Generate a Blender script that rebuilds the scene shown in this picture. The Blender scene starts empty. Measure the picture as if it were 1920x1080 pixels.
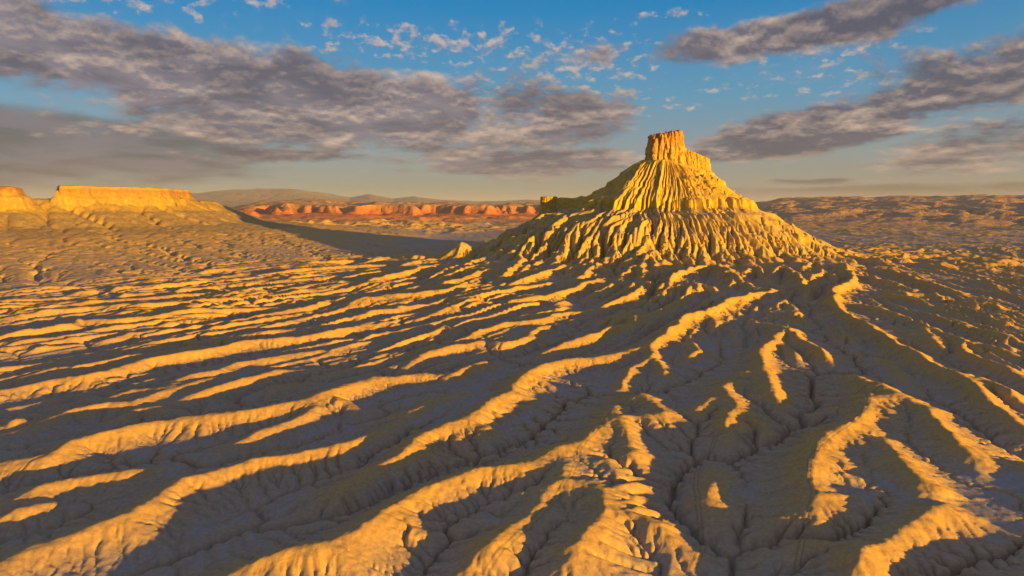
import bpy, math, time
import numpy as np
T0 = time.time()
R = math.radians
rng = np.random.default_rng(7)
SC = bpy.context.scene

# ------------------------------------------------------------------ camera
CAM_Z = 130.0
HAZE = 1.7e-5
PITCH = math.atan(155.0 / 1280.0)
cam_d = bpy.data.cameras.new('camera')
cam_d.sensor_width = 36.0; cam_d.lens = 24.0
cam_d.clip_start = 1.0; cam_d.clip_end = 200000.0
cam = bpy.data.objects.new('camera', cam_d)
SC.collection.objects.link(cam)
cam.location = (0, 0, CAM_Z)
cam.rotation_euler = (R(90) - PITCH, 0, 0)
SC.camera = cam

# ------------------------------------------------------------------ light and exposure
SUN_AZ = R(48.0)          # measured from straight behind the camera, towards the right
SUN_EL = R(4.2)
sun_vec = (math.sin(SUN_AZ) * math.cos(SUN_EL), -math.cos(SUN_AZ) * math.cos(SUN_EL), math.sin(SUN_EL))
sd = bpy.data.lights.new('sun', 'SUN')
sd.energy = 5.0; sd.angle = R(0.55); sd.color = (1.0, 0.51, 0.02)
sun = bpy.data.objects.new('sun', sd); SC.collection.objects.link(sun)
import mathutils
sun.rotation_euler = mathutils.Vector(sun_vec).to_track_quat('Z', 'Y').to_euler()
sun.location = (600, -600, 800)
SC.view_settings.view_transform = 'Standard'
SC.view_settings.look = 'None'
SC.view_settings.gamma = 1.0
SC.view_settings.use_curve_mapping = False
SC.view_settings.exposure = 1.5

# ------------------------------------------------------------------ world: sky and clouds
world = bpy.data.worlds.new('World'); SC.world = world
world.use_nodes = True
WT = world.node_tree; WT.nodes.clear()


class NB:
    """small helper for building node trees"""
    def __init__(s, tree): s.t = tree; s.n = tree.nodes; s.l = tree.links
    def node(s, typ, **kw):
        nd = s.n.new(typ)
        for k, v in kw.items(): setattr(nd, k, v)
        return nd
    def put(s, sock, v):
        if hasattr(v, 'is_linked') or hasattr(v, 'links'): s.l.new(v, sock)
        else: sock.default_value = v
    def m(s, op, a, b=0.0, c=0.0, clamp=False):
        nd = s.node('ShaderNodeMath', operation=op); nd.use_clamp = clamp
        s.put(nd.inputs[0], a); s.put(nd.inputs[1], b); s.put(nd.inputs[2], c)
        return nd.outputs[0]
    def ramp(s, v, a, b, lo=0.0, hi=1.0):
        nd = s.node('ShaderNodeMapRange'); nd.interpolation_type = 'SMOOTHSTEP'
        s.put(nd.inputs[0], v); nd.inputs[1].default_value = a; nd.inputs[2].default_value = b
        nd.inputs[3].default_value = lo; nd.inputs[4].default_value = hi
        return nd.outputs[0]
    def vec(s, x, y, z=0.0):
        nd = s.node('ShaderNodeCombineXYZ'); s.put(nd.inputs[0], x); s.put(nd.inputs[1], y); s.put(nd.inputs[2], z)
        return nd.outputs[0]
    def noise(s, v, scale, detail=4.0, rough=0.55, dist=0.0):
        nd = s.node('ShaderNodeTexNoise'); s.put(nd.inputs['Vector'], v)
        nd.inputs['Scale'].default_value = scale; nd.inputs['Detail'].default_value = detail
        nd.inputs['Roughness'].default_value = rough; nd.inputs['Distortion'].default_value = dist
        return nd.outputs[0]
    def mix(s, f, a, b, typ='MIX'):
        nd = s.node('ShaderNodeMix', data_type='RGBA', blend_type=typ)
        s.put(nd.inputs[0], f); s.put(nd.inputs[6], a); s.put(nd.inputs[7], b)
        return nd.outputs[2]


def build_world():
    g = NB(WT)
    sky = g.node('ShaderNodeTexSky', sky_type='NISHITA')
    sky.sun_disc = False
    sky.sun_elevation = SUN_EL
    sky.sun_rotation = math.atan2(sun_vec[0], sun_vec[1])
    sky.altitude = 1400.0; sky.air_density = 1.0; sky.dust_density = 0.6; sky.ozone_density = 1.6
    base = g.mix(1.0, sky.outputs[0], SKY_TINT, 'MULTIPLY')
    tc = g.node('ShaderNodeTexCoord')
    sp = g.node('ShaderNodeSeparateXYZ'); g.l.new(tc.outputs['Generated'], sp.inputs[0])
    x, y, z = sp.outputs
    az = g.m('ARCTAN2', x, y)
    el = g.m('ARCSINE', z)
    elp = g.m('MAXIMUM', el, 0.0)
    # clear air: dusty towards the horizon, deep blue above
    cr = g.node('ShaderNodeValToRGB'); e = cr.color_ramp.elements
    e[0].position = 0.0; e[0].color = (*AIR[0], 1); e[1].position = 1.0; e[1].color = (*AIR[-1], 1)
    for p, c in zip((0.10, 0.20, 0.42, 0.75), AIR[1:-1]):
        q = e.new(p); q.color = (*c, 1)
    g.l.new(g.m('MULTIPLY', elp, 1 / 0.36), cr.inputs[0])
    # air and cloud both brighten towards the sun
    dt = g.m('ADD', g.m('ADD', g.m('MULTIPLY', x, sun_vec[0]), g.m('MULTIPLY', y, sun_vec[1])), g.m('MULTIPLY', z, sun_vec[2]))
    fwd = g.m('POWER', g.m('MAXIMUM', dt, 0.0), 1.4)
    br = g.m('MULTIPLY_ADD', fwd, 6.0, 10.0)
    base = g.mix(g.m('MULTIPLY_ADD', fwd, -0.2, 0.86), base, g.mix(1.0, cr.outputs[0], g.vec(br, br, br), 'MULTIPLY'))
    cb = g.m('MULTIPLY_ADD', fwd, 0.6, 0.90)
    # cloud sheet, flatter towards the horizon
    den = g.m('ADD', elp, 0.20)
    azs = g.m('MULTIPLY', az, 3.0)

    def coords(dv, k, zc=0.0):
        return g.vec(azs, g.m('DIVIDE', k, g.m('ADD', den, dv)), zc)
    mass = g.noise(coords(0.0, 0.80), 2.3, 9.0, 0.60, 0.15)
    mas1 = g.noise(coords(0.016, 0.80), 2.3, 9.0, 0.60, 0.15)
    puff = g.noise(coords(0.0, 0.80, 4.0), 14.0, 5.0, 0.58, 0.1)
    puf1 = g.noise(coords(0.006, 0.80, 4.0), 14.0, 5.0, 0.58, 0.1)
    wisp = g.noise(coords(0.0, 1.2, 9.0), 2.6, 6.0, 0.62, 0.5)

    def cover(banks):
        cov = None
        for (cx, cy, w, h, tl, wt) in banks:
            ca = (cx - 960) / 1280.0; ce = (385 - cy) / 1280.0
            du = g.m('SUBTRACT', az, ca)
            dv = g.m('ADD', g.m('SUBTRACT', el, ce), g.m('MULTIPLY', du, tl))
            a = g.m('POWER', g.m('MULTIPLY', g.m('ABSOLUTE', du), 1280.0 / w), 3.0)
            b = g.m('POWER', g.m('MULTIPLY', g.m('ABSOLUTE', dv), 1280.0 / h), 2.6)
            ee = g.m('MULTIPLY', g.m('EXPONENT', g.m('MULTIPLY', g.m('ADD', a, b), -0.75)), wt)
            cov = ee if cov is None else g.m('MAXIMUM', cov, ee)
        return cov
    # where the cloud banks lie: (centre px, centre py, half width px, half height px, tilt, weight)
    cov = cover([(40, 128, 470, 66, 0.09, 0.50), (520, 195, 420, 84, 0.10, 0.50), (900, 222, 290, 66, 0.02, 0.44), (120, 2, 520, 36, 0.0, 0.62),
                 (700, -4, 120, 14, 0.0, 0.40), (1010, 306, 230, 28, -0.02, 0.40), (1085, 125, 110, 32, 0.05, 0.26),
                 (1430, 100, 210, 34, -0.10, 0.46), (1700, 52, 260, 40, -0.16, 0.36), (1560, 232, 330, 40, -0.22, 0.46), (1430, 282, 230, 24, -0.10, 0.44),
                 (1800, 175, 280, 56, -0.16, 0.42), (1880, 285, 300, 44, -0.04, 0.44), (1480, 345, 70, 7, 0.0, 0.34), (760, 322, 130, 6, 0.0, 0.30), (600, 300, 260, 15, 0.02, 0.34)])
    small = cover([(830, 100, 230, 36, 0.0, 0.20), (1080, 130, 150, 60, 0.0, 0.20), (620, 76, 70, 9, 0.0, 0.22), (400, 48, 200, 12, 0.0, 0.17), (1000, 200, 230, 60, 0.0, 0.20),
                   (1500, 130, 150, 40, 0, 0.14), (1480, 180, 220, 30, 0, 0.14), (1230, 60, 120, 12, 0.0, 0.12), (1250, 210, 100, 20, 0, 0.12), (250, 65, 250, 25, 0.05, 0.18)])
    strat = cover([(40, 290, 480, 58, 0.03, 1.0), (1720, 364, 520, 15, -0.01, 0.9), (250, 345, 300, 18, 0.0, 0.5)])
    # the rest of the sky, off the frame, carries the same broken cloud
    off = g.ramp(g.m('ABSOLUTE', az), 0.85, 1.2, 0.0, 0.30)
    up = g.ramp(el, 0.34, 0.5, 0.0, 0.24)
    cov = g.m('MAXIMUM', cov, g.m('MAXIMUM', off, up))
    dens = g.m('ADD', g.m('ADD', g.m('MULTIPLY', mass, 1.0), g.m('MULTIPLY', puff, 0.24)), g.m('SUBTRACT', cov, 0.40))
    alpha = g.ramp(dens, 0.38, 0.58)
    lit = g.m('ADD', g.m('MULTIPLY', g.m('SUBTRACT', mass, mas1), 3.2), g.m('MULTIPLY', g.m('SUBTRACT', puff, puf1), 1.3))
    thin = g.ramp(dens, 0.42, 0.66, 1.0, 0.0)
    litm = g.m('ADD', g.m('MULTIPLY', thin, 0.36), lit)
    litm = g.m('MULTIPLY', g.m('ADD', litm, 0.02), g.ramp(wisp, 0.35, 0.62, 0.5, 1.3), clamp=True)
    body = g.mix(g.ramp(wisp, 0.38, 0.64), CLOUD_DARK, CLOUD_MID)
    body = g.mix(g.ramp(az, 0.12, 0.42, 0.0, 0.75), body, CLOUD_BLUE)
    ccol = g.mix(litm, body, CLOUD_LIT)
    low = g.ramp(el, 0.0, 0.08, 0.70, 0.0)
    ccol = g.mix(low, ccol, CLOUD_LOW)
    # small puffs
    pd = g.m('ADD', puff, g.m('SUBTRACT', small, 0.15))
    pa = g.m('MULTIPLY', g.ramp(pd, 0.49, 0.66), g.ramp(small, 0.03, 0.12))
    pl = g.m('ADD', g.m('MULTIPLY', g.m('SUBTRACT', puff, puf1), 3.0), 0.55, clamp=True)
    pcol = g.mix(pl, CLOUD_MID, CLOUD_LIT)
    # thin high veils
    veil = g.m('MULTIPLY', g.ramp(wisp, 0.52, 0.80), g.ramp(mass, 0.38, 0.6, 0.0, 0.07))
    base = g.mix(veil, base, CLOUD_LIT)
    # low sheets of rain-grey cloud
    sa = g.m('MULTIPLY', g.ramp(g.m('ADD', strat, g.m('MULTIPLY', g.m('SUBTRACT', mass, 0.5), 1.1)), 0.30, 0.72), 0.86)
    base = g.mix(sa, base, g.mix(g.ramp(wisp, 0.38, 0.66, 0.0, 0.5), CLOUD_SHEET, CLOUD_MID))
    base = g.mix(g.m('MULTIPLY', pa, 0.62), base, pcol)
    col = g.mix(g.m('MULTIPLY', alpha, 0.94), base, g.mix(1.0, ccol, g.vec(cb, cb, cb), 'MULTIPLY'))
    bg = g.node('ShaderNodeBackground'); bg.inputs['Strength'].default_value = 0.065
    g.l.new(col, bg.inputs['Color'])
    out = g.node('ShaderNodeOutputWorld'); g.l.new(bg.outputs[0], out.inputs['Surface'])


# colours are at the scale of the physical sky (times 0.10 strength)
SKY_TINT = (0.25, 0.85, 1.35, 1)
AIR = [(0.170, 0.140, 0.115), (0.168, 0.146, 0.124), (0.150, 0.160, 0.156), (0.058, 0.164, 0.245), (0.001, 0.118, 0.265), (0.001, 0.098, 0.270)]
CLOUD_DARK = (0.70, 0.65, 0.84, 1)
CLOUD_MID = (1.45, 1.24, 1.42, 1)
CLOUD_BLUE = (0.52, 0.53, 0.76, 1)
CLOUD_LIT = (4.0, 2.95, 2.2, 1)
CLOUD_LOW = (0.85, 0.78, 0.82, 1)
CLOUD_SHEET = (0.56, 0.54, 0.60, 1)
build_world()

# ------------------------------------------------------------------ numpy helpers
def hash2(ix, iy, seed):
    h = (ix.astype(np.uint32) * np.uint32(374761393) + iy.astype(np.uint32) * np.uint32(668265263)
         + np.uint32((seed * 2246822519 + 3266489917) & 0xffffffff))
    h = (h ^ (h >> np.uint32(13))) * np.uint32(1274126177)
    return h ^ (h >> np.uint32(16))


def perlin(x, y, seed=0):
    fx0 = np.floor(x); fy0 = np.floor(y)
    ix = fx0.astype(np.int32); iy = fy0.astype(np.int32)
    fx = (x - fx0).astype(np.float32); fy = (y - fy0).astype(np.float32)
    u = fx * fx * fx * (fx * (fx * 6 - 15) + 10); v = fy * fy * fy * (fy * (fy * 6 - 15) + 10)
    def gr(dx, dy):
        a = hash2(ix + dx, iy + dy, seed).astype(np.float32) * np.float32(2 * math.pi / 4294967296.0)
        return np.cos(a) * (fx - dx) + np.sin(a) * (fy - dy)
    n00 = gr(0, 0); n10 = gr(1, 0); n01 = gr(0, 1); n11 = gr(1, 1)
    a = n00 + u * (n10 - n00); b = n01 + u * (n11 - n01)
    return (a + v * (b - a)) * 1.5


def fbm(x, y, octaves=4, seed=0, gain=0.5, lac=2.03):
    s = 0; a = 1.0
    for o in range(octaves):
        s = s + a * perlin(x, y, seed + o * 17)
        x = x * lac + 11.3; y = y * lac - 7.7; a *= gain
    return s


def ridged(x, y, octaves=4, seed=0, gain=0.5):
    s = 0; a = 1.0
    for o in range(octaves):
        s = s + a * (1 - np.abs(perlin(x, y, seed + o * 31)) * 1.6)
        x = x * 2.05 + 5.1; y = y * 2.05 + 3.3; a *= gain
    return s


def sstep(x, a, b):
    t = np.clip((x - a) / (b - a), 0, 1)
    return t * t * (3 - 2 * t)


NBR = [(-1, 0), (1, 0), (0, -1), (0, 1), (-1, -1), (-1, 1), (1, -1), (1, 1)]


def shift(a, di, dj, fill):
    o = np.full_like(a, fill)
    n, m = a.shape
    o[max(0, -di):n - max(0, di), max(0, -dj):m - max(0, dj)] = a[max(0, di):n + min(0, di), max(0, dj):m + min(0, dj)]
    return o


def connect_pits(z, rec, lab, pits, N, n, c):
    """lead every closed hollow over its lowest pass to the next basin (minimum spanning tree of basins)"""
    idx = np.arange(N).reshape(n, c); l2 = lab.reshape(n, c)
    ea = []; eb = []
    for di, dj in ((0, 1), (1, 0), (1, 1), (1, -1)):
        a = idx[:n - di, max(0, -dj):c - max(0, dj)].ravel(); b = idx[di:, max(0, dj):c + min(0, dj)].ravel()
        k = lab[a] != lab[b]
        ea.append(a[k]); eb.append(b[k])
    ea = np.concatenate(ea); eb = np.concatenate(eb)
    la = lab[ea]; lb = lab[eb]; w = np.maximum(z[ea], z[eb])
    nb = int(lab.max()) + 1
    key = np.minimum(la, lb).astype(np.int64) * nb + np.maximum(la, lb)
    o = np.lexsort((w, key)); ks = key[o]
    first = np.ones(len(o), bool); first[1:] = ks[1:] != ks[:-1]
    o = o[first]; o = o[np.argsort(w[o], kind='stable')]
    par = list(range(nb))
    def find(v):
        while par[v] != v:
            par[v] = par[par[v]]; v = par[v]
        return v
    adj = {}
    for e, A_, B_ in zip(o.tolist(), la[o].tolist(), lb[o].tolist()):
        ra, rb = find(A_), find(B_)
        if ra != rb:
            par[ra] = rb
            adj.setdefault(A_, []).append((B_, e, 1)); adj.setdefault(B_, []).append((A_, e, 0))
    seen = {0}; stack = [0]
    while stack:
        v = stack.pop()
        for (t, e, side) in adj.get(v, ()):
            if t in seen: continue
            seen.add(t); stack.append(t)
            # v is downstream of t: node of t is the end on t's side
            if side == 1: down, a = int(ea[e]), int(eb[e])
            else: down, a = int(eb[e]), int(ea[e])
            prev = down; cur = a
            while True:
                nx = int(rec[cur]); rec[cur] = prev
                if nx == cur: break
                prev = cur; cur = nx
    return rec


def fastscape(z, x, y, Ktot, iters, m=0.5, diff=0.0, Ac=0.0):
    """stream-power incision: water runs down the steepest way, gathers and cuts"""
    n, c = z.shape; N = n * c
    z = z.astype(np.float64)
    dx = np.gradient(x, axis=1); dyx = np.gradient(y, axis=1); dxr = np.gradient(x, axis=0); dyr = np.gradient(y, axis=0)
    area = np.abs(dx * dyr - dyx * dxr)
    dists = [np.maximum(np.hypot(shift(x, a, b, 1e9) - x, shift(y, a, b, 1e9) - y), 1e-3) for a, b in NBR]
    idx = np.arange(N, dtype=np.int32).reshape(n, c)
    edge = np.zeros((n, c), bool); edge[0] = edge[-1] = True; edge[:, 0] = edge[:, -1] = True
    hx2 = (dxr ** 2 + dyr ** 2); hy2 = (dx ** 2 + dyx ** 2)
    K = (Ktot / iters) if np.isscalar(Ktot) else (Ktot / iters).ravel()
    xf, yf = x.ravel(), y.ravel(); me = np.arange(N)
    A = None
    for it in range(iters):
        best = np.zeros((n, c)); rec = idx.copy()
        for (a, b), d in zip(NBR, dists):
            s = (z - shift(z, a, b, 1e9)) / d
            ok = s > best
            best = np.where(ok, s, best); rec = np.where(ok, idx + a * c + b, rec)
        rec[edge] = idx[edge]
        rec = rec.ravel().astype(np.int64)
        p = rec
        while True:
            q = p[p]
            if np.array_equal(q, p): break
            p = q
        roots = np.flatnonzero(rec == me)
        lid = np.zeros(N, np.int64)
        inner = roots[~edge.ravel()[roots]]
        lid[inner] = 1 + np.arange(len(inner))
        if len(inner):
            rec = connect_pits(z.ravel(), rec, lid[p], inner, N, n, c)
        rdf = np.maximum(np.hypot(xf - xf[rec], yf - yf[rec]), 1e-3)
        dep = (rec != me).astype(np.int32); p = rec.copy()
        while True:
            add = dep[p]
            if not add.any(): break
            dep = dep + add; p = p[p]
        order = np.argsort(dep, kind='stable'); cnt = np.bincount(dep); b = np.concatenate([[0], np.cumsum(cnt)])
        A = area.ravel().copy()
        for L in range(len(cnt) - 1, 0, -1):
            nd = order[b[L]:b[L + 1]]
            np.add.at(A, rec[nd], A[nd])
        F = K * (np.maximum(A - Ac, 0) + 0.16 * A) ** m / rdf
        zf = z.ravel()
        for L in range(1, len(cnt)):
            nd = order[b[L]:b[L + 1]]
            zr_ = zf[rec[nd]]
            zz = np.maximum(zf[nd], zr_ + 0.0005)
            zf[nd] = (zz + F[nd] * zr_) / (1 + F[nd])
        z = zf.reshape(n, c)
        if diff:
            kx = np.minimum(diff / iters / hx2, 0.22); ky = np.minimum(diff / iters / hy2, 0.22)
            lap = np.zeros_like(z)
            lap[1:-1] += kx[1:-1] * (z[2:] + z[:-2] - 2 * z[1:-1])
            lap[:, 1:-1] += ky[:, 1:-1] * (z[:, 2:] + z[:, :-2] - 2 * z[:, 1:-1])
            z = z + lap
        if VERB: print('  it', it, len(inner), len(cnt), round(time.time() - T0, 1))
    return z, A.reshape(n, c)


VERB = False


def up2(a, shp):
    """bilinear resample of a grid to another shape"""
    n, m = a.shape
    r = np.linspace(0, n - 1, shp[0]); c = np.linspace(0, m - 1, shp[1])
    i = np.minimum(r.astype(int), n - 2); j = np.minimum(c.astype(int), m - 2)
    fr = (r - i)[:, None]; fc = (c - j)[None]
    t = a[i][:, j] * (1 - fc) + a[i][:, j + 1] * fc
    u = a[i + 1][:, j] * (1 - fc) + a[i + 1][:, j + 1] * fc
    return t * (1 - fr) + u * fr


cp, sp_ = math.cos(PITCH), math.sin(PITCH)
def ray(px, py):
    dx = (px - 960) / 1280.0; dv = (540 - py) / 1280.0
    return np.array([dx, cp + dv * sp_, -sp_ + dv * cp])


# ------------------------------------------------------------------ the lie of the land
BX, BY = 336.0, 1536.0


def base_plain(x, y):
    rr = np.hypot(x - BX, y - BY)
    b = 15.0 * np.exp(-np.maximum(rr - 300, 0) / 380.0) - 3.0
    b = b + 4.0 * np.tanh((x + 200) / 700.0) + 0.004 * np.clip(y - 500, -350, 900)
    return b


def unproject(px, py, h):
    d = ray(px, py)
    z = 5.0
    for _ in range(8):
        t = (z - CAM_Z) / d[2]; x, y = d[0] * t, d[1] * t
        z = 0.5 * z + 0.5 * (float(base_plain(x, y)) + h)
    t = (z - CAM_Z) / d[2]
    return d[0] * t, d[1] * t


# butte: radius of the slope at given heights, for eight compass points (0 = +x, counterclockwise)
PHI8 = np.radians([0, 45, 90, 135, 180, 225, 270, 315, 360])
LEV = {  # height: radii
    127: [178, 160, 130, 150, 176, 150, 126, 150, 178],
    76:  [280, 255, 208, 245, 312, 248, 200, 234, 280],
    34:  [392, 350, 290, 330, 420, 330, 272, 320, 392],
    15:  [480, 440, 370, 400, 455, 385, 335, 395, 480],
}


def per_interp(phi, vals):
    """smooth periodic interpolation over the eight compass points"""
    v = np.asarray(vals[:8], float); k = len(v)
    t = (np.mod(phi, 2 * np.pi)) / (2 * np.pi) * k
    i = np.floor(t).astype(int); f = t - i
    p0, p1, p2, p3 = v[(i - 1) % k], v[i % k], v[(i + 1) % k], v[(i + 2) % k]
    return p1 + 0.5 * f * (p2 - p0 + f * (2 * p0 - 5 * p1 + 4 * p2 - p3 + f * (3 * (p1 - p2) + p3 - p0)))


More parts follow.
